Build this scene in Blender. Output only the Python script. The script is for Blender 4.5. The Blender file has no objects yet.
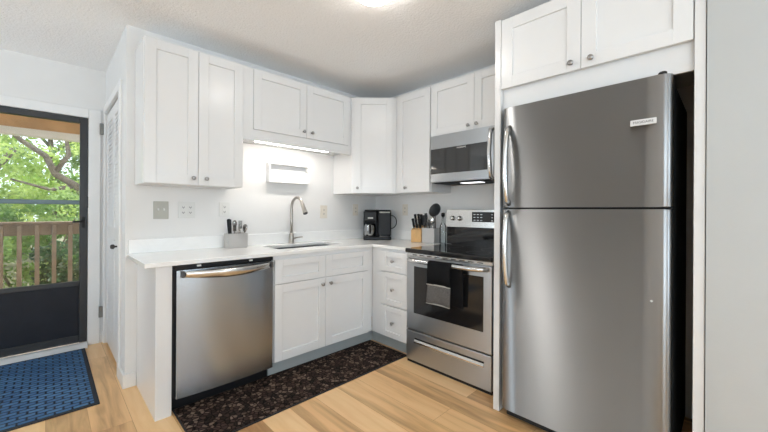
import bpy, bmesh, math, random
from mathutils import Vector, Matrix, Quaternion
PI = math.pi
scene = bpy.context.scene
COL = scene.collection
random.seed(7)

# ------------------------------------------------------------------ camera
YAW, ROLL, CAMH = math.radians(45.3953), math.radians(0.3304), 1.2294
FPX, CY = 341.8079, 210.737
cam_d = bpy.data.cameras.new('camera')
cam = bpy.data.objects.new('camera', cam_d)
COL.objects.link(cam)
F = Vector((math.cos(YAW), math.sin(YAW), 0)); R = Vector((math.sin(YAW), -math.cos(YAW), 0)); U = Vector((0, 0, 1))
cr = R * math.cos(ROLL) + U * math.sin(ROLL); cu = -R * math.sin(ROLL) + U * math.cos(ROLL)
M = Matrix((cr, cu, -F)).transposed().to_4x4()
M.translation = (0, 0, CAMH)
cam.matrix_world = M
cam_d.sensor_width = 36.0; cam_d.lens = 36.0 * FPX / 768.0
cam_d.shift_y = (CY - 216.0) / 768.0
cam_d.clip_start = 0.05
scene.camera = cam

# ------------------------------------------------------------------ colour management, world, daylight
scene.view_settings.view_transform = 'Standard'
scene.view_settings.look = 'None'
scene.view_settings.gamma = 1.0
scene.view_settings.use_curve_mapping = False
scene.view_settings.exposure = 0.05
scene.cycles.use_denoising = True
scene.cycles.max_bounces = 10
scene.cycles.diffuse_bounces = 6
scene.cycles.caustics_reflective = False
scene.cycles.caustics_refractive = False
scene.cycles.sample_clamp_indirect = 6.0

world = bpy.data.worlds.new('sky'); scene.world = world
world.use_nodes = True
wn = world.node_tree.nodes; wl = world.node_tree.links
bg = wn['Background']
sky = wn.new('ShaderNodeTexSky'); sky.sky_type = 'HOSEK_WILKIE'; sky.turbidity = 4.0
sky.sun_direction = Vector((-0.22, 0.46, 0.86)).normalized()
wmix = wn.new('ShaderNodeMixRGB'); wmix.inputs[0].default_value = 0.75
wmix.inputs[2].default_value = (0.86, 0.93, 1.0, 1)
wl.new(sky.outputs[0], wmix.inputs[1]); wl.new(wmix.outputs[0], bg.inputs[0])
bg.inputs[1].default_value = 2.4

def light(name, kind, loc, energy, color=(1, 1, 1), rot=None, size=None):
    d = bpy.data.lights.new(name, kind); d.energy = energy; d.color = color
    o = bpy.data.objects.new(name, d); COL.objects.link(o); o.location = loc
    if rot is not None: o.rotation_euler = rot
    if kind == 'AREA' and size:
        d.shape = 'RECTANGLE'; d.size, d.size_y = size
    return o
sun = light('sun', 'SUN', (0, 0, 20), 6.0, (1.0, 0.98, 0.95))
sun.rotation_euler = Vector((0.22, -0.46, -0.86)).to_track_quat('-Z', 'Y').to_euler()
sun.data.angle = math.radians(2)
# added lamps in assumed, unseen windows (rear and left), aimed up at the ceiling
DAY = (.71, .87, 1.0)
light('added_window_light', 'AREA', (-1.65, -3.30, 1.35), 60, DAY, (PI/2 + .85, 0, 0), (1.5, 1.5))
light('added_window_light', 'AREA', (1.25, -3.30, 1.35), 48, DAY, (PI/2 + .85, 0, 0), (1.2, 1.5))
light('added_window_light', 'AREA', (-2.70, -1.9, 1.35), 95, DAY, (0, -PI/2 - .85, 0), (1.5, 1.8))
light('added_window_light', 'AREA', (-2.70, 3.1, 1.45), 30, DAY, (0, -PI/2 - .8, 0), (1.3, 1.1))

# ------------------------------------------------------------------ materials
MATS = {}
def mat(name, color=(.8, .8, .8), rough=.5, metal=0.0, emit=0.0, spec=.5, coat=0.0, var=0.03, vscale=8.0, bump=0.0, bscale=60.0, bstretch=(1, 1, 1), emit_color=None, aniso=0.0):
    m = bpy.data.materials.new(name); m.use_nodes = True
    n, l = m.node_tree.nodes, m.node_tree.links
    b = n['Principled BSDF']
    b.inputs['Roughness'].default_value = rough
    b.inputs['Metallic'].default_value = metal
    b.inputs['Specular IOR Level'].default_value = spec
    b.inputs['Coat Weight'].default_value = coat
    geo = n.new('ShaderNodeNewGeometry')
    noi = n.new('ShaderNodeTexNoise'); noi.inputs['Scale'].default_value = vscale; noi.inputs['Detail'].default_value = 3
    l.new(geo.outputs['Position'], noi.inputs['Vector'])
    ramp = n.new('ShaderNodeValToRGB')
    lo = [max(0, c * (1 - var)) for c in color]; hi = [min(1, c * (1 + var)) for c in color]
    ramp.color_ramp.elements[0].position = .3; ramp.color_ramp.elements[0].color = (*lo, 1)
    ramp.color_ramp.elements[1].position = .7; ramp.color_ramp.elements[1].color = (*hi, 1)
    l.new(noi.outputs[0], ramp.inputs[0]); l.new(ramp.outputs[0], b.inputs['Base Color'])
    if bump > 0:
        mp = n.new('ShaderNodeMapping'); mp.inputs['Scale'].default_value = bstretch
        nb = n.new('ShaderNodeTexNoise'); nb.inputs['Scale'].default_value = bscale; nb.inputs['Detail'].default_value = 2
        bp = n.new('ShaderNodeBump'); bp.inputs['Strength'].default_value = bump; bp.inputs['Distance'].default_value = .01
        l.new(geo.outputs['Position'], mp.inputs[0]); l.new(mp.outputs[0], nb.inputs['Vector'])
        l.new(nb.outputs[0], bp.inputs['Height']); l.new(bp.outputs[0], b.inputs['Normal'])
    if aniso > 0:
        b.inputs['Anisotropic'].default_value = aniso
        tv = n.new('ShaderNodeCombineXYZ'); tv.inputs['Z'].default_value = 1.0
        l.new(tv.outputs[0], b.inputs['Tangent'])
    if emit > 0:
        b.inputs['Emission Color'].default_value = (*(emit_color or color), 1)
        b.inputs['Emission Strength'].default_value = emit
    MATS[name] = m
    return m

mat('wall_paint', (.75, .745, .735), .6, bump=.04, bscale=90, var=.01)
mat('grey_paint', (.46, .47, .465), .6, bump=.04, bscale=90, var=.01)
mat('trim_paint', (.79, .79, .785), .35, var=.01)
mat('cabinet_paint', (.74, .74, .74), .26, var=.008)
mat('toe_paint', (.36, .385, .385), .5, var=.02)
mat('ceiling_popcorn', (.92, .92, .92), .9, bump=.55, bscale=75, var=.05, vscale=120)
mat('range_steel', (.50, .515, .53), .30, 1.0, var=.02, vscale=3, bump=.012, bscale=14, bstretch=(1, 1, 40), aniso=.8)
mat('steel', (.37, .39, .41), .24, 1.0, var=.02, vscale=3, bump=.012, bscale=14, bstretch=(1, 1, 40), aniso=.8)
mat('fridge_steel', (.30, .305, .31), .36, 1.0, var=.02, vscale=3, bump=.012, bscale=14, bstretch=(1, 1, 40), aniso=.8)
mat('handle_steel', (.68, .68, .67), .22, 1.0, var=.01)
mat('cutlery_steel', (.34, .33, .32), .2, 1.0, var=.02)
mat('crock_steel', (.62, .61, .60), .30, .75, var=.02)
mat('caddy_steel', (.50, .475, .45), .34, .7, var=.03)
mat('nickel', (.44, .41, .37), .32, 1.0, var=.02)
mat('knob_metal', (.36, .35, .34), .3, 1.0, var=.05)
mat('black_plastic', (.010, .010, .011), .42, spec=.22, var=.1)
mat('matte_black', (.010, .010, .011), .7, var=.1)
mat('black_glass', (.006, .006, .007), .05, spec=.6, var=.1)
mat('oven_glass', (.012, .011, .011), .08, spec=.6, var=.1)
mat('micro_glass', (.02, .02, .02), .07, spec=.8, var=.1)
mat('dark_grey', (.06, .06, .062), .5, var=.1)
mat('silicone', (.028, .029, .031), .5, var=.1)
mat('towel_black', (.010, .010, .011), .95, bump=.5, bscale=300, var=.2, spec=.1)
mat('towel_grey', (.125, .12, .118), .95, bump=.6, bscale=260, var=.35, vscale=160, spec=.1)
mat('plate_steel', (.42, .42, .38), .45, .0, var=.03)
mat('plate_ivory', (.70, .65, .57), .45, var=.02)
mat('plate_white', (.70, .70, .68), .4, var=.01)
mat('hinge_metal', (.22, .22, .21), .4, .5, var=.05)
mat('socket_slot', (.22, .22, .22), .6, var=.05)
mat('slot_dark', (.05, .05, .05), .6, var=.1)
mat('bronze', (.022, .024, .027), .38, .0, spec=.5, var=.1)
mat('rail_teal_reflection', (.10, .14, .15), .35, .3, var=.1)  # teal reflection on the crossbar put into its base colour
mat('kick_panel', (.012, .014, .020), .45, spec=.25, var=.15, bump=.03, bscale=8)
mat('aluminium', (.80, .81, .82), .35, .35, var=.03)
mat('deck_boards', (.52, .46, .41), .8, var=.15, vscale=5, bump=.1, bscale=30)
mat('deck_wood', (.30, .215, .15), .75, var=.25, vscale=6, bump=.2, bscale=30, bstretch=(1, 1, .2))
mat('beam_wood', (.62, .36, .17), .7, var=.15, vscale=5, bump=.1, bscale=30)
mat('beam_white', (.85, .80, .75), .7, var=.03)
mat('bark', (.23, .18, .14), .9, var=.35, vscale=12, bump=.6, bscale=25)
mat('soil', (.20, .19, .11), .95, var=.4, vscale=3, bump=.5, bscale=12)
mat('lamp_glass', (.95, .93, .9), .4, emit=27.0, emit_color=(1.0, .96, .91), var=.01)
mat('led_strip', (.95, .95, .95), .4, emit=42.0, emit_color=(1.0, .94, .87), var=.01)
mat('plate_glow', (.95, .95, .95), .4, emit=1.6, emit_color=(.95, .98, 1.0), var=.01)  # glow stands in for the lighter metal plate under the microwave
mat('block_wood', (.62, .36, .14), .45, var=.12, vscale=20, bump=.05, bscale=40, bstretch=(1, 1, .1))
mat('white_plastic', (.83, .83, .82), .4, var=.01)
mat('display_marks', (.55, .58, .6), .5, emit=.25, var=.02)
mat('badge_white', (.72, .72, .72), .35, .2, var=.02)
mat('badge_ink', (.08, .08, .085), .5, var=.05)

def glass_mat(name, tint, gloss=.10):
    m = bpy.data.materials.new(name); m.use_nodes = True
    n, l = m.node_tree.nodes, m.node_tree.links
    n.remove(n['Principled BSDF'])
    t = n.new('ShaderNodeBsdfTransparent'); t.inputs[0].default_value = (*tint, 1)
    g = n.new('ShaderNodeBsdfGlossy'); g.inputs['Roughness'].default_value = .02
    fr = n.new('ShaderNodeFresnel'); fr.inputs[0].default_value = 1.45
    mx = n.new('ShaderNodeMixShader')
    l.new(fr.outputs[0], mx.inputs[0]); l.new(t.outputs[0], mx.inputs[1]); l.new(g.outputs[0], mx.inputs[2])
    l.new(mx.outputs[0], n['Material Output'].inputs[0])
    MATS[name] = m
glass_mat('clear_pane', (.96, .98, .97))
glass_mat('bottle_glass', (.93, .95, .95))

def leaf_mat(name, c1, c2):
    m = bpy.data.materials.new(name); m.use_nodes = True
    n, l = m.node_tree.nodes, m.node_tree.links
    b = n['Principled BSDF']; b.inputs['Roughness'].default_value = .5
    geo = n.new('ShaderNodeNewGeometry')
    no = n.new('ShaderNodeTexNoise'); no.inputs['Scale'].default_value = 2.2; no.inputs['Detail'].default_value = 4
    ra = n.new('ShaderNodeValToRGB')
    ra.color_ramp.elements[0].position = .35; ra.color_ramp.elements[0].color = (*c1, 1)
    ra.color_ramp.elements[1].position = .65; ra.color_ramp.elements[1].color = (*c2, 1)
    l.new(geo.outputs['Position'], no.inputs['Vector']); l.new(no.outputs[0], ra.inputs[0])
    l.new(ra.outputs[0], b.inputs['Base Color'])
    tr = n.new('ShaderNodeBsdfTranslucent'); l.new(ra.outputs[0], tr.inputs[0])
    mx = n.new('ShaderNodeMixShader'); mx.inputs[0].default_value = .45
    l.new(b.outputs[0], mx.inputs[1]); l.new(tr.outputs[0], mx.inputs[2]); l.new(mx.outputs[0], n['Material Output'].inputs[0])
    MATS[name] = m
leaf_mat('leaf_bright', (.30, .46, .07), (.72, .84, .30))
leaf_mat('leaf_mid', (.18, .34, .08), (.50, .64, .24))
leaf_mat('leaf_dark', (.03, .075, .035), (.12, .22, .09))

def wood_floor():
    m = bpy.data.materials.new('oak_planks'); m.use_nodes = True
    n, l = m.node_tree.nodes, m.node_tree.links
    b = n['Principled BSDF']; b.inputs['Specular IOR Level'].default_value = .45
    geo = n.new('ShaderNodeNewGeometry')
    sep = n.new('ShaderNodeSeparateXYZ'); l.new(geo.outputs['Position'], sep.inputs[0])
    com = n.new('ShaderNodeCombineXYZ')   # planks run along world Y
    l.new(sep.outputs['Y'], com.inputs['X']); l.new(sep.outputs['X'], com.inputs['Y'])
    br = n.new('ShaderNodeTexBrick')
    br.offset = .37; br.inputs['Scale'].default_value = 1.0
    br.inputs['Brick Width'].default_value = 1.22; br.inputs['Row Height'].default_value = .18
    br.inputs['Mortar Size'].default_value = .0012; br.inputs['Mortar Smooth'].default_value = .3
    br.inputs['Color1'].default_value = (0, 0, 0, 1); br.inputs['Color2'].default_value = (1, 1, 1, 1); br.inputs['Mortar'].default_value = (.5, .5, .5, 1)
    l.new(com.outputs[0], br.inputs['Vector'])
    # grain: noise stretched along the planks, shifted per plank
    sc = n.new('ShaderNodeVectorMath'); sc.operation = 'MULTIPLY'; sc.inputs[1].default_value = (1.3, 13, 1)
    off = n.new('ShaderNodeVectorMath'); off.operation = 'MULTIPLY_ADD'; off.inputs[1].default_value = (7, 5, 9)
    l.new(com.outputs[0], sc.inputs[0]); l.new(br.outputs['Color'], off.inputs[0]); l.new(sc.outputs[0], off.inputs[2])
    gr = n.new('ShaderNodeTexNoise'); gr.inputs['Scale'].default_value = 1.6; gr.inputs['Detail'].default_value = 5; gr.inputs['Distortion'].default_value = .6
    l.new(off.outputs[0], gr.inputs['Vector'])
    big = n.new('ShaderNodeTexNoise'); big.inputs['Scale'].default_value = .55; big.inputs['Detail'].default_value = 2
    l.new(off.outputs[0], big.inputs['Vector'])
    r1 = n.new('ShaderNodeValToRGB')
    e = r1.color_ramp.elements
    e[0].position = .34; e[0].color = (.42, .225, .095, 1)
    e[1].position = .80; e[1].color = (.95, .66, .36, 1)
    x = e.new(.53); x.color = (.82, .505, .235, 1)
    mixf = n.new('ShaderNodeMath'); mixf.operation = 'MULTIPLY_ADD'; mixf.inputs[1].default_value = .44
    a2 = n.new('ShaderNodeMath'); a2.operation = 'MULTIPLY_ADD'; a2.inputs[1].default_value = .34
    bw = n.new('ShaderNodeRGBToBW'); l.new(br.outputs['Color'], bw.inputs[0])
    a3 = n.new('ShaderNodeMath'); a3.operation = 'MULTIPLY'; a3.inputs[1].default_value = .32
    l.new(big.outputs[0], a3.inputs[0])
    l.new(bw.outputs[0], a2.inputs[0]); l.new(a3.outputs[0], a2.inputs[2])
    l.new(gr.outputs[0], mixf.inputs[0]); l.new(a2.outputs[0], mixf.inputs[2])
    l.new(mixf.outputs[0], r1.inputs[0])
    # knots
    vo = n.new('ShaderNodeTexVoronoi'); vo.inputs['Scale'].default_value = 2.3
    kv = n.new('ShaderNodeVectorMath'); kv.operation = 'MULTIPLY'; kv.inputs[1].default_value = (.55, 1.5, 1)
    l.new(com.outputs[0], kv.inputs[0]); l.new(kv.outputs[0], vo.inputs['Vector'])
    kr = n.new('ShaderNodeValToRGB'); kr.color_ramp.elements[0].position = .03; kr.color_ramp.elements[0].color = (.45, .36, .3, 1)
    kr.color_ramp.elements[1].position = .14; kr.color_ramp.elements[1].color = (1, 1, 1, 1)
    l.new(vo.outputs['Distance'], kr.inputs[0])
    mk = n.new('ShaderNodeMixRGB'); mk.blend_type = 'MULTIPLY'; mk.inputs[0].default_value = .8
    l.new(r1.outputs[0], mk.inputs[1]); l.new(kr.outputs[0], mk.inputs[2])
    ms = n.new('ShaderNodeMixRGB'); ms.blend_type = 'MULTIPLY'; ms.inputs[2].default_value = (.55, .45, .38, 1)
    l.new(br.outputs['Fac'], ms.inputs[0]); l.new(mk.outputs[0], ms.inputs[1])
    l.new(ms.outputs[0], b.inputs['Base Color'])
    b.inputs['Roughness'].default_value = .30
    bp = n.new('ShaderNodeBump'); bp.inputs['Strength'].default_value = .05; bp.inputs['Distance'].default_value = .01
    l.new(gr.outputs[0], bp.inputs['Height']); l.new(bp.outputs[0], b.inputs['Normal'])
    MATS['oak_planks'] = m
wood_floor()

def quartz():
    m = mat('quartz', (.85, .845, .83), .16, spec=.5, var=.0)
    n, l = m.node_tree.nodes, m.node_tree.links
    ra = [x for x in n if x.type == 'VALTORGB'][0]; no = [x for x in n if x.type == 'TEX_NOISE'][0]
    no.inputs['Scale'].default_value = 5; no.inputs['Detail'].default_value = 8; no.inputs['Distortion'].default_value = 1.4
    e = ra.color_ramp.elements
    e[0].position = .30; e[0].color = (.86, .855, .84, 1); e[1].position = .52; e[1].color = (.86, .855, .84, 1)
    x = e.new(.40); x.color = (.84, .835, .82, 1)
quartz()

def rug_mat():
    m = bpy.data.materials.new('pebble_rug'); m.use_nodes = True
    n, l = m.node_tree.nodes, m.node_tree.links
    b = n['Principled BSDF']; b.inputs['Roughness'].default_value = .9; b.inputs['Specular IOR Level'].default_value = .15
    geo = n.new('ShaderNodeNewGeometry')
    vo = n.new('ShaderNodeTexVoronoi'); vo.inputs['Scale'].default_value = 38; vo.inputs['Randomness'].default_value = 1
    vd = n.new('ShaderNodeTexVoronoi'); vd.feature = 'DISTANCE_TO_EDGE'; vd.inputs['Scale'].default_value = 38
    l.new(geo.outputs['Position'], vo.inputs['Vector']); l.new(geo.outputs['Position'], vd.inputs['Vector'])
    bw = n.new('ShaderNodeRGBToBW'); l.new(vo.outputs['Color'], bw.inputs[0])
    ra = n.new('ShaderNodeValToRGB'); e = ra.color_ramp.elements
    e[0].position = .2; e[0].color = (.022, .015, .013, 1); e[1].position = .85; e[1].color = (.23, .165, .125, 1)
    x = e.new(.55); x.color = (.075, .046, .036, 1)
    l.new(bw.outputs[0], ra.inputs[0])
    ed = n.new('ShaderNodeValToRGB'); ed.color_ramp.elements[0].position = .04; ed.color_ramp.elements[0].color = (.12, .1, .1, 1)
    ed.color_ramp.elements[1].position = .16; ed.color_ramp.elements[1].color = (1, 1, 1, 1)
    l.new(vd.outputs['Distance'], ed.inputs[0])
    mx = n.new('ShaderNodeMixRGB'); mx.blend_type = 'MULTIPLY'; mx.inputs[0].default_value = 1
    l.new(ra.outputs[0], mx.inputs[1]); l.new(ed.outputs[0], mx.inputs[2]); l.new(mx.outputs[0], b.inputs['Base Color'])
    bp = n.new('ShaderNodeBump'); bp.inputs['Strength'].default_value = .5; bp.inputs['Distance'].default_value = .004
    l.new(ed.outputs[0], bp.inputs['Height']); l.new(bp.outputs[0], b.inputs['Normal'])
    MATS['pebble_rug'] = m
rug_mat()

def doormat_mat():
    m = bpy.data.materials.new('basket_mat'); m.use_nodes = True
    n, l = m.node_tree.nodes, m.node_tree.links
    b = n['Principled BSDF']; b.inputs['Roughness'].default_value = .6; b.inputs['Specular IOR Level'].default_value = .35
    geo = n.new('ShaderNodeNewGeometry')
    br = n.new('ShaderNodeTexBrick'); br.inputs['Scale'].default_value = 1
    br.inputs['Brick Width'].default_value = .078; br.inputs['Row Height'].default_value = .040
    br.inputs['Mortar Size'].default_value = .008; br.inputs['Mortar Smooth'].default_value = .8
    br.inputs['Color1'].default_value = (.045, .13, .28, 1); br.inputs['Color2'].default_value = (.08, .20, .38, 1); br.inputs['Mortar'].default_value = (.008, .012, .028, 1)
    l.new(geo.outputs['Position'], br.inputs['Vector'])
    l.new(br.outputs['Color'], b.inputs['Base Color'])
    inv = n.new('ShaderNodeMath'); inv.operation = 'SUBTRACT'; inv.inputs[0].default_value = 1
    l.new(br.outputs['Fac'], inv.inputs[1])
    bp = n.new('ShaderNodeBump'); bp.inputs['Strength'].default_value = 1.0; bp.inputs['Distance'].default_value = .008
    l.new(inv.outputs[0], bp.inputs['Height']); l.new(bp.outputs[0], b.inputs['Normal'])
    MATS['basket_mat'] = m
doormat_mat()
mat('mat_border', (.010, .013, .022), .6, var=.1)

# ------------------------------------------------------------------ mesh helpers
def wloc(o):
    v = Vector((0, 0, 0))
    while o is not None:
        v = v + Vector(o.location); o = o.parent
    return v

class MB:
    """Collects shapes in a bmesh; build() links them as ONE mesh object (coordinates given in the frame X, usually world)."""
    def __init__(self, X=None):
        self.bm = bmesh.new(); self.X = X or Matrix.Identity(4); self.smooth_faces = []
    def box(self, x0, x1, y0, y1, z0, z1, bev=0.0, seg=2):
        if x0 > x1: x0, x1 = x1, x0
        if y0 > y1: y0, y1 = y1, y0
        if z0 > z1: z0, z1 = z1, z0
        v = [self.bm.verts.new((x, y, z)) for x in (x0, x1) for y in (y0, y1) for z in (z0, z1)]
        idx = [(0, 1, 3, 2), (4, 6, 7, 5), (0, 4, 5, 1), (2, 3, 7, 6), (0, 2, 6, 4), (1, 5, 7, 3)]
        fs = [self.bm.faces.new([v[i] for i in q]) for q in idx]
        if bev > 0:
            es = list({e for f in fs for e in f.edges})
            bev = min(bev, .49 * min(x1 - x0, y1 - y0, z1 - z0))
            bmesh.ops.bevel(self.bm, geom=es, offset=bev, segments=seg, profile=.5, affect='EDGES')
        return self
    def tube(self, pts, r, n=12, cap=True, flat=1.0):
        pts = [Vector(p) for p in pts]; rs = r if isinstance(r, (list, tuple)) else [r] * len(pts)
        rings = []; prev = None
        for i, p in enumerate(pts):
            if i == 0: t = pts[1] - pts[0]
            elif i == len(pts) - 1: t = pts[-1] - pts[-2]
            else: t = (pts[i+1] - p).normalized() + (p - pts[i-1]).normalized()
            t.normalize()
            if prev is None:
                a = Vector((0, 0, 1)) if abs(t.z) < .9 else Vector((1, 0, 0))
                u = (a - t * a.dot(t)).normalized()
            else:
                u = (prev - t * prev.dot(t)).normalized()
            prev = u; w = t.cross(u)
            rings.append([self.bm.verts.new(p + (u * math.cos(2*PI*k/n) + w * math.sin(2*PI*k/n) * flat) * rs[i]) for k in range(n)])
        for a, b in zip(rings, rings[1:]):
            for k in range(n):
                f = self.bm.faces.new((a[k], a[(k+1) % n], b[(k+1) % n], b[k])); f.smooth = True
        if cap:
            self.bm.faces.new(list(reversed(rings[0]))); self.bm.faces.new(rings[-1])
        return self
    def lathe(self, prof, n=32, c=(0, 0, 0), axis='z', cap=True):
        """prof: list of (r, h)"""
        c = Vector(c); rings = []
        for r, h in prof:
            ring = []
            for k in range(n):
                a = 2*PI*k/n; x, y = r * math.cos(a), r * math.sin(a)
                p = {'z': (x, y, h), 'x': (h, x, y), 'y': (y, h, x)}[axis]
                ring.append(self.bm.verts.new(c + Vector(p)))
            rings.append(ring)
        for a, b in zip(rings, rings[1:]):
            for k in range(n):
                f = self.bm.faces.new((a[k], a[(k+1) % n], b[(k+1) % n], b[k])); f.smooth = True
        if cap:
            self.bm.faces.new(list(reversed(rings[0]))); self.bm.faces.new(rings[-1])
        return self
    def prism(self, poly, axis, a, b, bev=0.0):
        """poly of 2D points extruded along axis from a to b; 2D = remaining axes in xyz order"""
        def P(p, h):
            return {'x': (h, p[0], p[1]), 'y': (p[0], h, p[1]), 'z': (p[0], p[1], h)}[axis]
        A = [self.bm.verts.new(P(p, a)) for p in poly]; B = [self.bm.verts.new(P(p, b)) for p in poly]
        n = len(poly)
        fs = [self.bm.faces.new(A), self.bm.faces.new(list(reversed(B)))]
        for k in range(n):
            fs.append(self.bm.faces.new((A[k], B[k], B[(k+1) % n], A[(k+1) % n])))
        if bev > 0:
            es = list({e for f in fs for e in f.edges})
            bmesh.ops.bevel(self.bm, geom=es, offset=bev, segments=2, profile=.5, affect='EDGES')
        return self
    def sheet(self, grid, thick=0.0):
        """grid[i][j] points; smooth sheet given thickness by offsetting along normals (closed solid)"""
        ni, nj = len(grid), len(grid[0])
        G = [[Vector(p) for p in row] for row in grid]
        def nrm(i, j):
            a = G[min(i+1, ni-1)][j] - G[max(i-1, 0)][j]; b = G[i][min(j+1, nj-1)] - G[i][max(j-1, 0)]
            return a.cross(b).normalized()
        A = [[self.bm.verts.new(G[i][j] + nrm(i, j) * thick/2) for j in range(nj)] for i in range(ni)]
        B = [[self.bm.verts.new(G[i][j] - nrm(i, j) * thick/2) for j in range(nj)] for i in range(ni)]
        for i in range(ni - 1):
            for j in range(nj - 1):
                f = self.bm.faces.new((A[i][j], A[i+1][j], A[i+1][j+1], A[i][j+1])); f.smooth = True
                f = self.bm.faces.new((B[i][j], B[i][j+1], B[i+1][j+1], B[i+1][j])); f.smooth = True
        for i in range(ni - 1):
            for j in (0, nj - 1):
                self.bm.faces.new((A[i][j], A[i+1][j], B[i+1][j], B[i][j]))
        for j in range(nj - 1):
            for i in (0, ni - 1):
                self.bm.faces.new((A[i][j], A[i][j+1], B[i][j+1], B[i][j]))
        return self
    def build(self, name, material, parent=None, loc=None):
        bm = self.bm
        bmesh.ops.recalc_face_normals(bm, faces=bm.faces[:])
        bm.transform(self.X)
        o_loc = Vector(loc) if loc is not None else Vector((0, 0, 0))
        base = wloc(parent) if parent is not None else Vector((0, 0, 0))
        if parent is not None:
            bmesh.ops.translate(bm, verts=bm.verts[:], vec=-base)
        elif loc is not None:
            bmesh.ops.translate(bm, verts=bm.verts[:], vec=-o_loc)
        me = bpy.data.meshes.new(name); bm.to_mesh(me); bm.free()
        me.materials.append(MATS[material] if isinstance(material, str) else material)
        o = bpy.data.objects.new(name, me); COL.objects.link(o)
        if parent is not None: o.parent = parent
        elif loc is not None: o.location = o_loc
        return o

def thing(name, label, cat, loc, group=None):
    o = bpy.data.objects.new(name, None); COL.objects.link(o)
    o.location = loc; o.empty_display_size = .1
    o['label'] = label; o['category'] = cat
    if group: o['group'] = group
    return o
def tag(o, label, cat, group=None, kind=None):
    o['label'] = label; o['category'] = cat
    if group: o['group'] = group
    if kind: o['kind'] = kind
    return o
def struct(o, label=None, cat=None):
    o['kind'] = 'structure'
    if label: o['label'] = label
    if cat: o['category'] = cat
    return o
def sbox(name, m, *b, label=None, cat=None, bev=0):
    return struct(MB().box(*b, bev=bev).build(name, m), label, cat)

# frames: design x to the right, z up, y INTO the unit (front face at y=0 looking towards -y)
def frA(x, y, z=0): return Matrix.Translation((x, y, z))                                    # fronts on the sink wall
def frB(x, y, z=0): return Matrix.Translation((x, y, z)) @ Matrix.Rotation(-PI/2, 4, 'Z')   # fronts on the range wall
def fr45(x, y, z=0): return Matrix.Translation((x, y, z)) @ Matrix.Rotation(-PI/4, 4, 'Z')  # fronts on the corner cabinet

def text_mesh(name, body, size, X, material, parent, extrude=.0004):
    cu_ = bpy.data.curves.new(name, 'FONT'); cu_.body = body; cu_.size = size
    cu_.align_x = 'CENTER'; cu_.align_y = 'CENTER'; cu_.extrude = extrude; cu_.resolution_u = 3
    t = bpy.data.objects.new(name + '_tmp', cu_); COL.objects.link(t)
    dg = bpy.context.evaluated_depsgraph_get(); dg.update()
    me = bpy.data.meshes.new_from_object(t.evaluated_get(dg))
    bpy.data.objects.remove(t); bpy.data.curves.remove(cu_)
    me.transform(Matrix.Translation(-wloc(parent)) @ X @ Matrix.Rotation(PI/2, 4, 'X'))
    me.materials.clear(); me.materials.append(MATS[material])
    o = bpy.data.objects.new(name, me); COL.objects.link(o); o.parent = parent
    return o

# ================================================================== ROOM SHELL
CZ = 2.50
sbox('floor', 'oak_planks', -2.72, 2.86, -3.32, 4.2, -.1, 0, label='light oak plank floor running towards the entry', cat='floor')
sbox('ceiling', 'ceiling_popcorn', -2.72, 2.86, -3.32, 4.2, CZ, CZ + .1, label='white textured ceiling', cat='ceiling')
sbox('wall_back', 'wall_paint', .385, 2.86, 2.92, 3.04, 0, CZ, label='white wall behind the sink', cat='wall')
sbox('wall_right', 'wall_paint', 2.74, 2.86, -.05, 2.92, 0, CZ, label='white wall behind the range', cat='wall')
w = MB()
w.box(.425, .505, 3.04, 4.08, 0, CZ)
w.box(.385, .425, 3.04, 3.17, 0, CZ); w.box(.385, .425, 4.03, 4.08, 0, CZ); w.box(.385, .425, 3.17, 4.03, 2.10, CZ)
struct(w.build('wall_hall', 'wall_paint'), 'white side wall of the entry holding the louvred door', 'wall')
w = MB()
w.box(-2.6, -.72, 4.08, 4.2, 0, CZ); w.box(.265, .505, 4.08, 4.2, 0, CZ); w.box(-.72, .265, 4.08, 4.2, 2.05, CZ)
struct(w.build('wall_entry', 'wall_paint'), 'white wall around the entry door', 'wall')
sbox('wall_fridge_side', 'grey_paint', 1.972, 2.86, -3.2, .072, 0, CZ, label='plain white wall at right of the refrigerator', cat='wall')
w = MB()   # left wall with openings for two added, unseen windows
w.box(-2.72, -2.6, -3.2, -2.8, 0, CZ); w.box(-2.72, -2.6, -1.0, 2.5, 0, CZ); w.box(-2.72, -2.6, 3.7, 4.2, 0, CZ); w.box(-2.72, -2.6, 2.5, 3.7, 0, .75); w.box(-2.72, -2.6, 2.5, 3.7, 2.1, CZ); w.box(-2.72, -2.6, -2.8, -1.0, 0, .6); w.box(-2.72, -2.6, -2.8, -1.0, 2.1, CZ)
struct(w.build('wall_left', 'wall_paint'))
w = MB()   # rear wall with two unseen windows, assumed for daylight
w.box(-2.6, -2.4, -3.32, -3.2, 0, CZ); w.box(-.9, .65, -3.32, -3.2, 0, CZ); w.box(1.85, 2.86, -3.32, -3.2, 0, CZ)
for a, b in ((-2.4, -.9), (.65, 1.85)):
    w.box(a, b, -3.32, -3.2, 0, .6); w.box(a, b, -3.32, -3.2, 2.1, CZ)
struct(w.build('wall_rear', 'wall_paint'))
def win_rear(n, a, b):
    f = MB()
    f.box(a, a + .05, -3.28, -3.22, .6, 2.1); f.box(b - .05, b, -3.28, -3.22, .6, 2.1)
    f.box(a + .05, b - .05, -3.28, -3.22, .6, .65); f.box(a + .05, b - .05, -3.28, -3.22, 2.05, 2.1); f.box(a + .05, b - .05, -3.275, -3.225, 1.33, 1.37)
    return struct(f.build(n, 'trim_paint'))
win_rear('window_1', -2.4, -.9); win_rear('window_2', .65, 1.85)

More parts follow.
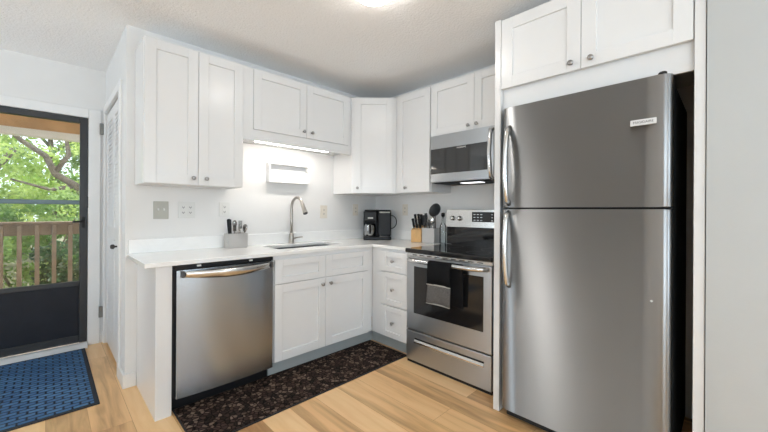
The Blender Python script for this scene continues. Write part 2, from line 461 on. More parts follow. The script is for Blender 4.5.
f = MB()
f.box(-2.68, -2.62, -2.8, -2.75, .6, 2.1); f.box(-2.68, -2.62, -1.05, -1.0, .6, 2.1); f.box(-2.68, -2.62, -2.75, -1.05, .6, .65); f.box(-2.68, -2.62, -2.75, -1.05, 2.05, 2.1)
f.box(-2.675, -2.625, -1.92, -1.88, .65, 2.05)
struct(f.build('window_3', 'trim_paint'))
f = MB()
f.box(-2.68, -2.62, 2.5, 2.55, .75, 2.1); f.box(-2.68, -2.62, 3.65, 3.7, .75, 2.1); f.box(-2.68, -2.62, 2.55, 3.65, .75, .80); f.box(-2.68, -2.62, 2.55, 3.65, 2.05, 2.1); f.box(-2.675, -2.625, 2.55, 3.65, 1.40, 1.44)
struct(f.build('added_window_4', 'trim_paint'))  # window added out of view to brighten the entry and its ceiling

# baseboards and casings
b = MB(); b.box(.371, .4475, 2.905, 2.92, 0, .095, .003); b.box(.371, .385, 2.92, 3.085, 0, .095, .003)
struct(b.build('baseboard_back', 'trim_paint'), 'white baseboard wrapping the end of the sink wall', 'baseboard')
b = MB(); b.box(-2.6, -.80, 4.066, 4.08, 0, .095, .003); b.box(.352, .371, 4.066, 4.08, 0, .095, .003)
struct(b.build('baseboard_entry', 'trim_paint'))
struct(MB().box(-2.6, -2.586, -3.2, 4.066, 0, .095, .003).build('baseboard_left', 'trim_paint'))
struct(MB().box(1.958, 1.972, -3.2, .06, 0, .095, .003).build('baseboard_right', 'trim_paint'))
struct(MB().box(-2.586, 1.958, -3.2, -3.186, 0, .095, .003).build('baseboard_rear', 'trim_paint'))
c = MB(); c.box(.265, .35, 4.062, 4.08, 0, 2.13, .004); c.box(-.805, -.72, 4.062, 4.08, 0, 2.13, .004); c.box(-.72, .265, 4.062, 4.08, 2.05, 2.13, .004)
struct(c.build('trim_1', 'trim_paint'), 'white casing around the entry door', 'door casing')
c = MB(); c.box(.369, .385, 3.09, 3.165, 0, 2.17, .004); c.box(.369, .385, 4.032, 4.06, 0, 2.17, .004); c.box(.369, .385, 3.165, 4.032, 2.105, 2.17, .004)
struct(c.build('trim_2', 'trim_paint'), 'white casing around the louvred closet door', 'door casing')
c = MB(); c.prism([(3.985, 0), (4.075, 0), (4.075, .035), (4.03, .035), (3.985, .008)], 'x', -.715, .262)
struct(c.build('trim_3', 'aluminium'), 'bright metal threshold under the entry door', 'threshold')

# louvred closet door (leaf in the hall wall opening)
d = MB()
X0, X1 = .392, .422
for (ya, yb) in ((3.18, 3.60), (3.605, 4.02)):
    d.box(X0, X1, ya, ya + .06, .03, 2.09); d.box(X0, X1, yb - .06, yb, .03, 2.09)
    for z0, z1 in ((.03, .20), (.98, 1.08), (2.0, 2.09)): d.box(X0, X1, ya + .06, yb - .06, z0, z1)
    d.box(X0 + .0125, X0 + .018, ya + .059, yb - .059, .199, 2.001)
    for z0, z1 in ((.20, .98), (1.08, 2.0)):
        k = int((z1 - z0) / .034)
        for i in range(k):
            z = z0 + (i + .5) * (z1 - z0) / k
            d.prism([(X0 + .001, z - .019), (X0 + .006, z - .019), (X0 + .013, z + .015), (X0 + .008, z + .015)], 'y', ya + .06, yb - .06)
door2 = struct(d.build('door_2', 'trim_paint'), 'white louvred closet door at the entry', 'door')
MB().lathe([(.007, 0), (.007, -.026), (.016, -.031), (.018, -.044), (.012, -.053), (.001, -.055)], 16, (.392, 3.26, .947), 'x').build('knob', 'slot_dark', door2)
for z in (.29, 1.96):
    MB().box(.340, .3685, 4.034, 4.05, z - .05, z + .05, .002).build('hinge', 'hinge_metal', door2)

# storm door
fy0, fy1 = 4.085, 4.125
f = MB()
f.box(.208, .262, fy0 - .01, fy1, .036, 2.048, .003); f.box(-.72, -.666, fy0 - .01, fy1, .036, 2.048, .003)
f.box(-.666, .208, fy0 - .01, fy1, 1.996, 2.048, .003); f.box(-.666, .208, fy0, fy1, .036, .10, .003); f.box(-.666, .208, fy0, fy1, .545, .585, .003)
door1 = struct(f.build('door_1', 'bronze'), 'dark framed glass storm door with solid black lower panel', 'door')
MB().box(-.666, .208, fy0 + .012, fy1 - .012, .10, .545).build('kick_panel', 'kick_panel', door1)
MB().box(-.666, .208, fy0, fy1, 1.269, 1.307, .003).build('crossbar', 'rail_teal_reflection', door1)
MB().box(-.666, .208, fy0 + .017, fy0 + .022, 1.307, 1.996).build('pane', 'clear_pane', door1)
MB().box(-.666, .208, fy0 + .017, fy0 + .022, .585, 1.269).build('pane', 'clear_pane', door1)
hd = MB(); hd.box(.222, .242, fy0 - .022, fy0 - .01, 1.06, 1.16, .003); hd.tube([(.232, fy0 - .02, 1.12), (.232, fy0 - .05, 1.12), (.16, fy0 - .055, 1.115)], .008, 10)
hd.build('handle', 'matte_black', door1)
MB().box(.248, .266, fy0 - .020, fy0 - .0101, 1.24, 1.34, .002).build('latch_plate', 'bronze', door1)

# ================================================================== OUTSIDE
struct(MB().box(-4.5, 4.5, 4.2, 5.6, -.2, -.06).build('porch_floor', 'deck_boards'), 'wooden porch floor outside the entry', 'porch floor')
struct(MB().box(-40, 40, 5.6, 60, -.55, -.35).build('ground', 'soil'), 'ground beyond the porch', 'ground')
b = thing('porch_beam', 'tan wooden beam across the top of the porch opening', 'beam', (0, 5.45, 2.10))
MB().box(-4.5, 4.5, 5.40, 5.50, 2.105, 2.33).build('beam', 'beam_wood', b)
MB().box(-4.5, 4.5, 5.385, 5.515, 2.03, 2.105).build('fascia', 'beam_white', b)
struct(MB().box(-4.5, 4.5, 4.2, 5.6, 2.34, 2.44).build('porch_ceiling', 'beam_white'))
rl = thing('porch_railing', 'weathered wooden porch railing with flat rail and square balusters', 'railing', (0, 5.42, -.06))
MB().box(-3, 3, 5.40, 5.44, .935, 1.06, .004).build('top_rail', 'deck_wood', rl)
MB().box(-3, 3, 5.35, 5.49, 1.06, 1.085, .004).build('cap_rail', 'deck_wood', rl)
MB().box(-3, 3, 5.40, 5.44, .06, .14, .004).build('bottom_rail', 'deck_wood', rl)
for k in range(-9, 6):
    x = -.075 + k * .135
    MB().box(x - .019, x + .019, 5.362, 5.3995, .06, 1.05, .003).build('baluster', 'deck_wood', rl)

def leaves(cloud, size, rng, name, m, parent):
    """cloud: list of (center, radius, count): leaf blades scattered in blobs, one mesh"""
    vs, fs = [], []
    for c, r, cnt in cloud:
        for _ in range(cnt):
            v = Vector((rng.gauss(0, 1), rng.gauss(0, 1), rng.gauss(0, 1))).normalized() * (rng.random() ** .5)
            p = Vector(c) + Vector((v.x * r[0], v.y * r[1], v.z * r[2]))
            q = Quaternion((rng.gauss(0, 1), rng.gauss(0, 1), rng.gauss(0, 1), rng.gauss(0, 1))).normalized()
            s = size * (.6 + .8 * rng.random())
            i = len(vs)
            for a in ((-.5, 0, 0), (-.12, -.24, .04), (.22, -.2, .05), (.55, 0, -.03), (.22, .2, .05), (-.12, .24, .04)):
                vs.append(p + q @ (Vector(a) * s) - wloc(parent))
            fs += [(i, i+1, i+2, i+3), (i, i+3, i+4, i+5)]
    me = bpy.data.meshes.new(name); me.from_pydata([tuple(v) for v in vs], [], fs); me.materials.append(MATS[m])
    o = bpy.data.objects.new(name, me); COL.objects.link(o); o.parent = parent
    return o

rng = random.Random(11)
GZ = -.35
# the tree whose crooked limbs show through the glass
t = thing('tree', 'spreading tree with crooked bare limbs showing through the door glass', 'tree', (.75, 10.0, GZ))
tr = MB()
tr.tube([(.95, 10, GZ), (.9, 10, .6), (.75, 9.95, 1.3)], [.16, .14, .12], 10)
tr.tube([(.77, 9.95, 1.2), (.45, 9.85, 1.72), (.12, 9.8, 1.95), (-.02, 9.75, 2.3), (-.35, 9.7, 2.55), (-.8, 9.6, 3.0)], [.09, .075, .065, .055, .045, .02], 8)
tr.tube([(.10, 9.8, 1.95), (.32, 9.7, 2.35), (.28, 9.7, 2.7), (.5, 9.6, 3.2)], [.05, .045, .035, .02], 8)
tr.tube([(.75, 9.95, 1.25), (.85, 10, 2.3), (.9, 10, 3.4)], [.09, .07, .03], 8)
tr.tube([(.45, 9.85, 1.72), (.05, 9.8, 1.62), (-.5, 9.7, 1.8)], [.045, .035, .015], 8)
tr.build('trunk', 'bark', t)
cl = []
for _ in range(30):
    cl.append(((rng.uniform(-.9, 1.3), rng.uniform(9.75, 10.9), rng.uniform(2.3, 4.2)), (.36, .3, .2), 55))
for _ in range(14):
    cl.append(((rng.uniform(-.6, 1.0), rng.uniform(9.8, 10.6), rng.uniform(.7, 1.9)), (.3, .3, .18), 70))
leaves(cl, .085, rng, 'foliage', 'leaf_bright', t)
def tree(loc, h, spread, n, cnt, size, m, label, zlo, sd, blob=.5):
    r = random.Random(sd)
    t = thing('tree', label, 'tree', loc, None)
    x, y, z = loc
    T = MB(); T.tube([(x, y, z), (x + .1, y, z + h * .4), (x - .1, y, z + h * .8)], [.15, .11, .05], 9)
    for k in range(5):
        a = r.uniform(0, 2*PI); z0 = z + h * r.uniform(.3, .7)
        T.tube([(x, y, z0), (x + spread * .5 * math.cos(a), y + spread * .4 * math.sin(a), z0 + h * .18)], [.06, .02], 7)
    T.build('trunk', 'bark', t)
    c = [((x + r.uniform(-1, 1) * spread, y + r.uniform(-1, 1) * min(1.1, spread * .6), z + r.uniform(zlo, 1.0) * h), (blob, blob * .9, blob * .7), cnt) for _ in range(n)]
    leaves(c, size, r, 'foliage', m, t)
tree((-1.45, 8.65, GZ), 4.4, .62, 34, 130, .095, 'leaf_bright', 'bright lime green tree at the left edge of the door glass', .22, 3, .40)
tree((1.75, 13.0, GZ), 5.4, 1.1, 40, 130, .12, 'leaf_bright', 'light green tree behind the crooked limbs on the right', .2, 4)
tree((-1.2, 13.4, GZ), 5.6, 1.25, 60, 150, .12, 'leaf_bright', 'light green tree in the middle distance on the left', .12, 8)
tree((.1, 17.5, GZ), 6.4, 2.6, 110, 140, .17, 'leaf_mid', 'tallest soft green tree at the back of the view', .06, 5, .6)
def shrub(loc, rx, h, n, cnt, m, label, sd):
    r = random.Random(sd)
    t = thing('shrub', label, 'shrub', loc)
    x, y, z = loc
    S = MB()
    for k in range(6):
        a = r.uniform(0, 2*PI); S.tube([(x, y, z), (x + rx * .6 * math.cos(a), y + .2 * math.sin(a), z + h * .75)], [.02, .008], 6)
    S.build('stem', 'bark', t)
    leaves([((x + r.uniform(-1, 1) * rx, y + r.uniform(-.3, .3), z + r.uniform(.12, .95) * h), (.2, .2, .16), cnt) for _ in range(n)], .07, r, 'foliage', m, t)
shrub((-.86, 6.3, GZ), .36, 1.35, 34, 100, 'leaf_mid', 'mid green leafy shrub behind the left balusters', 21)
shrub((.38, 6.3, GZ), .40, 1.25, 38, 100, 'leaf_dark', 'dark green shrub behind the right balusters', 22)
shrub((-.2, 7.4, GZ), 1.1, 1.9, 70, 100, 'leaf_mid', 'taller green shrub rising above the porch rail', 23)

# ================================================================== CABINETS
def shaker(X, x0, x1, z0, z1, parent, name='door', st=.064, rail=None, th=.019):
    rail = rail or st
    m = MB(X)
    m.box(x0, x0 + st, 0, th, z0, z1, .0012, 1); m.box(x1 - st, x1, 0, th, z0, z1, .0012, 1)
    m.box(x0 + st, x1 - st, 0, th, z0, z0 + rail, .0012, 1); m.box(x0 + st, x1 - st, 0, th, z1 - rail, z1, .0012, 1)
    m.box(x0 + st - .002, x1 - st + .002, .0125, th - .001, z0 + rail - .002, z1 - rail + .002)
    return m.build(name, 'cabinet_paint', parent)
def knob(X, x, z, parent, name='knob'):
    m = MB(X)
    m.lathe([(.0075, 0), (.006, -.003), (.0055, -.012), (.012, -.016), (.0145, -.021), (.013, -.027), (.006, -.0295), (.0005, -.030)], 18, (x, 0, z), 'y')
    return m.build(name, 'knob_metal', parent)

# upper cabinets on the sink wall ---------------------------------------------------
UG = 'white shaker wall cabinets'
YU = 2.608; TOP = 2.337; BOT = 1.399
t = thing('wall_cabinet', 'tall white double-door wall cabinet at the left end over the dishwasher', 'cabinet', (.75, 2.92, BOT), UG)
MB().box(.434, 1.063, YU + .020, 2.918, BOT, TOP, .002).build('body', 'cabinet_paint', t)
X = frA(0, YU)
for a, b, kx in ((.437, .7495, .718), (.7525, 1.061, .801)):
    d = shaker(X, a, b, BOT + .003, TOP - .003, t); knob(X, kx, 1.447, d)
t = thing('wall_cabinet', 'short white double-door wall cabinet above the sink', 'cabinet', (1.6, 2.92, 1.78), UG)
m = MB(); m.box(1.066, 2.128, YU + .020, 2.918, 1.80, TOP, .002); m.box(1.066, 2.128, YU + .020, YU + .04, 1.776, 1.80)
m.build('body', 'cabinet_paint', t)
for a, b, kx in ((1.145, 1.616, 1.584), (1.619, 2.088, 1.667)):
    d = shaker(X, a, b, 1.862, TOP - .003, t); knob(X, kx, 1.912, d)
# diagonal corner cabinet
t = thing('wall_cabinet', 'diagonal white single-door corner cabinet above the coffee maker', 'cabinet', (2.5, 2.7, BOT), UG)
MB().prism([(2.131, 2.918), (2.738, 2.918), (2.738, 2.312), (2.4365, 2.312), (2.131, 2.6185)], 'z', BOT, TOP).build('body', 'cabinet_paint', t)
# door on the diagonal
ax, ay = 2.131, 2.6185; bx, by = 2.4365, 2.312
dl = math.hypot(bx - ax, by - ay)
XD = fr45(ax - .0142, ay - .0142)
d = shaker(XD, .028, dl - .028, BOT + .003, TOP - .003, t); knob(XD, .062, 1.45, d)
# upper cabinets on the range wall
XU = 2.4165
t = thing('wall_cabinet', 'tall white single-door wall cabinet left of the microwave', 'cabinet', (2.6, 2.09, BOT), UG)
MB().box(XU + .020, 2.738, 1.872, 2.309, BOT, TOP, .002).build('body', 'cabinet_paint', t)
X = frB(XU, 0)
d = shaker(X, -2.270, -1.878, BOT + .003, TOP - .003, t); knob(X, -2.155, 1.447, d)
t = thing('wall_cabinet', 'short white double-door wall cabinet above the microwave', 'cabinet', (2.6, 1.49, 1.88), UG)
MB().box(XU + .020, 2.738, 1.106, 1.869, 1.88, TOP, .002).build('body', 'cabinet_paint', t)
for a, b, kx in ((-1.866, -1.4385, -1.482), (-1.4355, -1.109, -1.406)):
    d = shaker(X, a, b, 1.884, TOP - .003, t); knob(X, kx, 1.921, d)
# over-refrigerator cabinet
t = thing('wall_cabinet', 'white double-door cabinet above the refrigerator', 'cabinet', (2.36, .55, 1.853), UG)
MB().box(2.0, 2.738, .114, .993, 1.986, 2.40, .002).build('body', 'cabinet_paint', t)
MB().box(2.014, 2.034, .114, .993, 1.853, 1.986, .001).build('valance', 'cabinet_paint', t)
X = frB(1.980, 0)
for a, b, kx in ((-.991, -.5535, -.597), (-.5505, -.116, -.503)):
    d = shaker(X, a, b, 1.978, 2.397, t, st=.068); knob(X, kx, 2.015, d)
p = MB().box(1.983, 2.738, .995, 1.034, 0, 2.41, .002).build('refrigerator_side_panel', 'cabinet_paint', None, (2.36, 1.015, 0))
tag(p, 'narrow tall white panel between the range and the refrigerator', 'panel', 'refrigerator side panels')
p = MB().box(1.983, 2.738, .075, .112, 0, 2.41, .002).build('refrigerator_side_panel', 'cabinet_paint', None, (2.36, .094, 0))
tag(p, 'tall white panel at the right of the refrigerator beside the plain wall', 'panel', 'refrigerator side panels')

# base units -----------------------------------------------------------------------
CT = .923; CB = .896; ST = CT - .0006   # items stand at CT, the slab top is a hair below
p = MB().box(.4495, .5334, 2.334, 2.9185, 0, CB - .001, .002).build('end_panel', 'cabinet_paint', None, (.49, 2.63, 0))
tag(p, 'thick white panel closing the counter end left of the dishwasher', 'panel')

t = thing('base_cabinet', 'white sink base cabinet with two doors below two false drawers', 'cabinet', (1.63, 2.6, 0), 'white shaker base cabinets')
m = MB(); m.box(1.168, 2.150, 2.334, 2.352, .1165, CB - .001); m.box(1.168, 1.186, 2.352, 2.915, .1165, CB - .001); m.box(2.132, 2.150, 2.352, 2.915, .1165, CB - .001)
m.box(1.186, 2.132, 2.352, 2.915, .1165, .135)
m.build('body', 'cabinet_paint', t)
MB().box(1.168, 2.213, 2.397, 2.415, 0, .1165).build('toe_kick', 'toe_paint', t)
X = frA(0, 2.314)
for a, b, kx in ((1.177, 1.6185, 1.584), (1.6215, 2.088, 1.662)):
    shaker(X, a, b, .690, .866, t, 'false_drawer', rail=.048)
    d = shaker(X, a, b, .122, .684, t); knob(X, kx, .635, d)

t = thing('drawer_cabinet', 'narrow white base cabinet of three drawers beside the range', 'cabinet', (2.44, 2.08, 0), 'white shaker base cabinets')
MB().box(2.1525, 2.735, 1.872, 2.331, .1165, CB - .001, .001).build('body', 'cabinet_paint', t)
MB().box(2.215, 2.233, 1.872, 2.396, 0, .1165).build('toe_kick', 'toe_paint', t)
X = frB(2.1335, 0)
for z0, z1, kz in ((.700, .872, .792), (.404, .690, .547), (.124, .394, .256)):
    d = shaker(X, -2.205, -1.885, z0, z1, t, 'drawer', st=.064, rail=.048); knob(X, -2.045, kz, d)

# worktop with sink cut-out
t = thing('worktop', 'white quartz L-shaped worktop with low upstand', 'worktop', (1.5, 2.6, CB))
SX0, SX1, SY0, SY1 = 1.30, 1.94, 2.49, 2.80
m = MB()
m.box(.392, SX0, 2.31, 2.918, CB, ST, .003); m.box(SX0 - .006, SX1 + .006, 2.31, SY0, CB, ST, .003); m.box(SX0 - .006, SX1 + .006, SY1, 2.918, CB, ST, .003)
m.box(SX1, 2.738, 2.31, 2.918, CB, ST, .003); m.box(2.128, 2.738, 1.873, 2.318, CB, ST, .003)
m.build('slab', 'quartz', t)
m = MB(); m.box(.40, 2.738, 2.900, 2.918, ST, 1.02, .002); m.box(2.720, 2.738, 1.873, 2.900, ST, 1.02, .002)
m.build('upstand', 'quartz', t)
# sink
s = MB(); e = .012
s.box(SX0 - e, SX1 + e, SY0 - e, SY1 + e, CB - .20, CB - .19)
s.box(SX0 - e, SX0 - .002, SY0 - e, SY1 + e, CB - .19, CB - .0015); s.box(SX1 + .002, SX1 + e, SY0 - e, SY1 + e, CB - .19, CB - .0015)
s.box(SX0 - .002, SX1 + .002, SY0 - e, SY0 - .002, CB - .19, CB - .0015); s.box(SX0 - .002, SX1 + .002, SY1 + .002, SY1 + e, CB - .19, CB - .0015)
sk = thing('sink', 'stainless undermount sink basin set in the white worktop', 'sink', (1.62, 2.645, CB - .20))
s.build('basin', 'steel', sk)
MB().lathe([(.045, 0), (.045, .004), (.03, .004), (.028, .001), (.001, .001)], 24, (1.62, 2.645, CB - .19)).build('drain', 'handle_steel', sk)
# faucet
fx, fy = 1.607, 2.845
t = thing('faucet', 'brushed nickel gooseneck pull-down faucet behind the sink', 'faucet', (fx, fy, CT))
MB().lathe([(.028, 0), (.028, .006), (.024, .010), (.023, .06), (.020, .085), (.0135, .098), (.0001, .098)], 24, (fx, fy, CT)).build('base', 'nickel', t)
arc = [(fx, fy, CT + .09), (fx, fy, CT + .20), (fx, fy, 1.245)]
for k in range(1, 13):
    a = PI * k / 14
    arc.append((fx, fy - .098 + .098 * math.cos(a), 1.245 + .098 * math.sin(a)))
MB().tube(arc, .0125, 14).build('neck', 'nickel', t)
ex, ey, ez = arc[-1]; dv = (Vector(arc[-1]) - Vector(arc[-2])).normalized()
pp = [Vector((ex, ey, ez)) + dv * q for q in (-.004, .004, .03, .075, .10)]
sp = MB().tube(pp, [.0145, .0165, .0165, .021, .023], 16).build('spray_head', 'nickel', t)
MB().tube([pp[-1], pp[-1] + dv * .004], .0185, 16).build('nozzle', 'dark_grey', sp)
MB().tube([(fx + .015, fy, CT + .045), (fx + .045, fy - .002, CT + .050), (fx + .115, fy - .006, CT + .056)], [.0125, .0075, .006], 12).build('lever', 'nickel', t)

# ================================================================== DISHWASHER
t = thing('dishwasher', 'stainless steel dishwasher under the counter with curved bar handle', 'dishwasher', (.85, 2.6, 0))
MB().box(.538, 1.164, 2.345, 2.90, .095, CB - .002).build('tub', 'matte_black', t)
MB().box(.540, 1.160, 2.395, 2.44, .0, .095).build('toe_kick', 'black_plastic', t)
m = MB()
N = 18
# door: gently bowed front
poly = []
x0, x1 = .549, 1.157
for k in range(N + 1):
    u = k / N
    poly.append((x0 + (x1 - x0) * u, 2.302 - .012 * (1 - (2*u - 1)**2) - .0))
poly += [(x1, 2.342), (x0, 2.342)]
m.prism(poly, 'z', .102, .866, .0025)
dr = m.build('door', 'steel', t)
hb = MB(); G = []
for k in range(25):
    u = k / 24; x = .576 + (1.135 - .576) * u
    G.append((x, 2.292 - .072 * (math.sin(PI * u) ** .8), .838))
hh = .016
prev = None
for k, p in enumerate(G):          # the bar is deepest in the middle
    sg = math.sin(PI * k / 24)
    q = [(p[0], p[1] - .007, .860), (p[0], p[1] - .009, .845), (p[0], p[1] - .006, .826 - .016 * sg), (p[0], p[1] + .006, .824 - .018 * sg), (p[0], p[1] + .007, .860)]
    ring = [hb.bm.verts.new(v) for v in q]
    if prev:
        for a in range(5):
            f_ = hb.bm.faces.new((prev[a], prev[(a + 1) % 5], ring[(a + 1) % 5], ring[a])); f_.smooth = a in (0, 1)
    else: hb.bm.faces.new(ring)
    prev = ring
hb.bm.faces.new(list(reversed(prev)))
hb = hb.build('handle', 'handle_steel', dr)
MB().box(.570, .584, 2.268, 2.290, .8245, .8615, .002).build('end_cap', 'dark_grey', hb)
MB().box(1.129, 1.143, 2.268, 2.290, .8245, .8615, .002).build('end_cap', 'dark_grey', hb)
MB().box(.545, 1.160, 2.310, 2.344, .870, CB - .003, .001).build('control_strip', 'black_plastic', t)
for x in (.66, .985):
    MB().box(x, x + .022, 2.300, 2.310, .880, .890, .001).build('mounting_clip', 'plate_white', t)

# ================================================================== RANGE
RY0, RY1 = 1.108, 1.868
t = thing('range', 'stainless electric range with black glass cooktop and oven window', 'range', (2.42, 1.49, 0))
MB().box(2.135, 2.70, RY0, RY1, .02, .895).build('body', 'dark_grey', t)
MB().box(2.118, 2.68, RY0 + .006, RY1 - .006, 0, .0195).build('plinth', 'matte_black', t)
MB().box(2.088, 2.655, RY0 - .002, RY1 + .002, .892, .926, .008, 3).build('cooktop', 'black_glass', t)
for cx_, cy_, r in ((2.26, 1.68, .105), (2.26, 1.30, .085), (2.50, 1.68, .08), (2.50, 1.30, .10)):
    MB().lathe([(r, 0), (r + .002, 0), (r + .002, .0004), (r, .0004), (r, 0)], 40, (cx_, cy_, .9258), cap=False).build('burner_ring', 'dark_grey', t)
X = frB(0, 0)
m = MB(); m.box(2.112, 2.134, RY0 + .004, RY1 - .004, .862, .889, .002); vs_ = m.build('vent_strip', 'handle_steel', t)
for k in range(9):
    y = RY0 + .07 + k * .073
    MB().box(2.1105, 2.1125, y, y + .045, .873, .879).build('vent_slot', 'matte_black', vs_)
od = MB().box(2.106, 2.134, RY0 + .004, RY1 - .004, .272, .859, .004).build('oven_door', 'range_steel', t)
MB().box(2.1035, 2.107, 1.172, 1.786, .41, .785, .001).build('window', 'oven_glass', od)
# bowed bar handle
hb = MB(); G = []
for k in range(25):
    u = k / 24; y = RY1 - .03 - (RY1 - RY0 - .06) * u
    G.append((2.098 - .050 * min(1, 3.4 * math.sin(PI * u)) - .004 * math.sin(PI * u), y, .838))
hb.tube(G, .0165, 14)
hb.tube([(2.108, RY1 - .032, .838), (2.094, RY1 - .030, .838)], .017, 14); hb.tube([(2.108, RY0 + .032, .838), (2.094, RY0 + .030, .838)], .017, 14)
hb.build('handle', 'handle_steel', od)
sd = MB().box(2.106, 2.134, RY0 + .004, RY1 - .004, .024, .262, .004).build('storage_drawer', 'range_steel', t)
m = MB(); m.box(2.1035, 2.107, 1.165, 1.775, .200, .212); m.build('handle_recess', 'matte_black', sd)
m = MB(); m.prism([(2.107, .172), (2.094, .176), (2.094, .186), (2.104, .200), (2.107, .200)], 'y', 1.165, 1.775); m.build('drawer_pull', 'handle_steel', sd)
# backguard
bgd = MB().prism([(2.655, 1.085), (2.665, 1.243), (2.732, 1.243), (2.732, .90), (2.70, .90), (2.70, 1.085)], 'y', RY0, RY1, .003).build('control_panel', 'handle_steel', t)
MB().box(2.668, 2.699, RY0 + .002, RY1 - .002, .9265, 1.084, .002).build('backguard', 'black_glass', t)
def on_guard(y, z): return Matrix.Translation((2.655 + (z - 1.085) * .0633, y, z)) @ Matrix.Rotation(-PI/2, 4, 'Z')
for y in (1.795, 1.722, 1.252, 1.180):
    k = MB(on_guard(y, 1.165)).lathe([(.024, -.001), (.023, -.006), (.019, -.009), (.018, -.026), (.014, -.029), (.0005, -.029)], 22, (0, 0, 0), 'y').build('knob', 'handle_steel', bgd)
    MB(on_guard(y, 1.165)).box(-.003, .003, -.033, -.027, -.017, .017, .001).build('pointer', 'steel', k)
dsp = MB(on_guard(1.46, 1.178)).box(-.135, .135, -.004, .004, -.042, .045, .002).build('display', 'black_glass', bgd)
for i in range(3):
    for j in range(3):
        MB(on_guard(1.46, 1.178)).box(-.118 + i * .033, -.100 + i * .033, -.0055, -.0038, -.030 + j * .025, -.024 + j * .025).build('button', 'display_marks', dsp)
        MB(on_guard(1.46, 1.178)).box(.050 + i * .028, .064 + i * .028, -.0055, -.0038, -.030 + j * .025, -.024 + j * .025).build('button', 'display_marks', dsp)

# dish towel over the oven handle
t = thing('dish_towel', 'black dish towel with grey lower band hanging on the oven handle', 'towel', (2.05, 1.47, .53))
def cloth(y0, y1, path, wob, sd, sag=0):
    r = random.Random(sd); ph = r.uniform(0, 6)
    g = []
    for i in range(13):
        u = i / 12; y = y0 + (y1 - y0) * u
        row = []
        for j, (x, z) in enumerate(path):
            v = j / (len(path) - 1)
            row.append((x - wob * v * (.6 + math.sin(u * 7 + ph)), y + .006 * v * math.sin(3 * u + ph), z + sag * u * v))
        g.append(row)
    return g
HX = 2.0445
front = [(HX + .004, .8585), (HX - .010, .8555), (HX - .0195, .845), (HX - .022, .83), (HX - .022, .78), (HX - .020, .74), (HX - .018, .689)]
MB().sheet(cloth(1.583, 1.383, front, .004, 1), .004).build('front_flap', 'towel_black', t)
fg = [(HX - .018, .689), (HX - .019, .66), (HX - .02, .62), (HX - .021, .58), (HX - .021, .545)]
gb = MB().sheet(cloth(1.588, 1.385, fg, .004, 1), .0045).build('grey_band', 'towel_grey', t)
MB().sheet(cloth(1.589, 1.384, [(HX - .0215, .6915), (HX - .0215, .683)], .004, 1), .002).build('hem', 'plate_steel', gb); MB().sheet(cloth(1.589, 1.384, [(HX - .0245, .552), (HX - .0245, .544)], .004, 1), .002).build('hem', 'plate_steel', gb)
back = [(HX + .004, .8585), (HX + .014, .8555), (HX + .0215, .845), (HX + .024, .82), (HX + .026, .70), (HX + .030, .60), (HX + .032, .545)]
MB().sheet(cloth(1.545, 1.305, back, .003, 2), .004).build('back_flap', 'towel_black', t)

# ================================================================== MICROWAVE
MX = 2.385
t = thing('microwave', 'stainless over-the-range microwave with black glass door', 'microwave', (2.55, 1.48, 1.474))
MB().box(MX + .022, 2.735, 1.108, 1.845, 1.474, 1.878).build('body', 'dark_grey', t)
md = MB().box(MX, MX + .021, 1.232, 1.845, 1.476, 1.877, .003).build('door', 'range_steel', t)
MB().box(MX - .003, MX + .002, 1.285, 1.838, 1.548, 1.762, .001).build('window', 'micro_glass', md)
text_mesh('badge', 'FRIGIDAIRE', .017, frB(MX - .0035, 1.53, 1.748), 'badge_white', md)
hb = MB()
hb.tube([(MX - .002, 1.258, 1.850), (MX - .030, 1.258, 1.842), (MX - .042, 1.258, 1.80), (MX - .056, 1.258, 1.665), (MX - .042, 1.258, 1.53), (MX - .030, 1.258, 1.488), (MX - .002, 1.258, 1.48)], .016, 14)
hb.build('handle', 'handle_steel', md)
MB().box(MX, MX + .021, 1.110, 1.229, 1.476, 1.877, .003).build('keypad', 'black_glass', t)
m = MB(); m.box(MX + .03, 2.70, 1.14, 1.82, 1.4665, 1.4735); m.build('underside', 'matte_black', t)
MB().box(2.45, 2.53, 1.40, 1.58, 1.4625, 1.4662).build('glow_plate', 'plate_glow', t)  # lighter metal plate, its brightness put in as a faint glow

# ================================================================== REFRIGERATOR
FX = 1.935; FY0, FY1 = .180, .962
t = thing('refrigerator', 'tall stainless top-freezer refrigerator in the white surround', 'refrigerator', (2.3, .57, 0))
MB().box(2.012, 2.70, FY0 + .004, FY1 - .004, .03, 1.825, .004).build('body', 'matte_black', t)
MB().box(1.975, 2.010, FY0 + .02, FY1 - .02, .012, .056, .002).build('base_grille', 'matte_black', t)
for fx_ in (2.05, 2.64):
    for fy_ in (FY0 + .05, FY1 - .05):
        MB().lathe([(.018, 0), (.018, .012), (.008, .014), (.008, .0305)], 14, (fx_, fy_, 0)).build('foot', 'matte_black', t)
def fdoor(name, z0, z1):
    poly = []
    n = 20; r = .030
    for k in range(n + 1):     # slightly bowed front
        u = k / n; poly.append((FX - .0015 * (1 - (2*u - 1)**2), FY1 - r - (FY1 - FY0 - 2*r) * u))
    for k in range(1, 7):
        a = PI/2 * k / 6; poly.append((FX + r - r * math.cos(a), FY0 + r - r * math.sin(a)))
    poly.append((2.008, FY0)); poly.append((2.008, FY1))
    for k in range(6):
        a = PI/2 * (1 - k / 6); poly.append((FX + r - r * math.cos(a), FY1 - r + r * math.sin(a)))
    m = MB(); m.prism(poly, 'z', z0, z1, .0)
    for f in m.bm.faces:
        if abs(f.normal.z) < .5: f.smooth = True
    es = [e for e in m.bm.edges if abs(e.verts[0].co.z - e.verts[1].co.z) < 1e-6]
    bmesh.ops.bevel(m.bm, geom=es, offset=.004, segments=2, profile=.5, affect='EDGES')
    o = m.build(name, 'fridge_steel', t)
    return o
frz = fdoor('freezer_door', 1.253, 1.842); frd = fdoor('refrigerator_door', .060, 1.243)
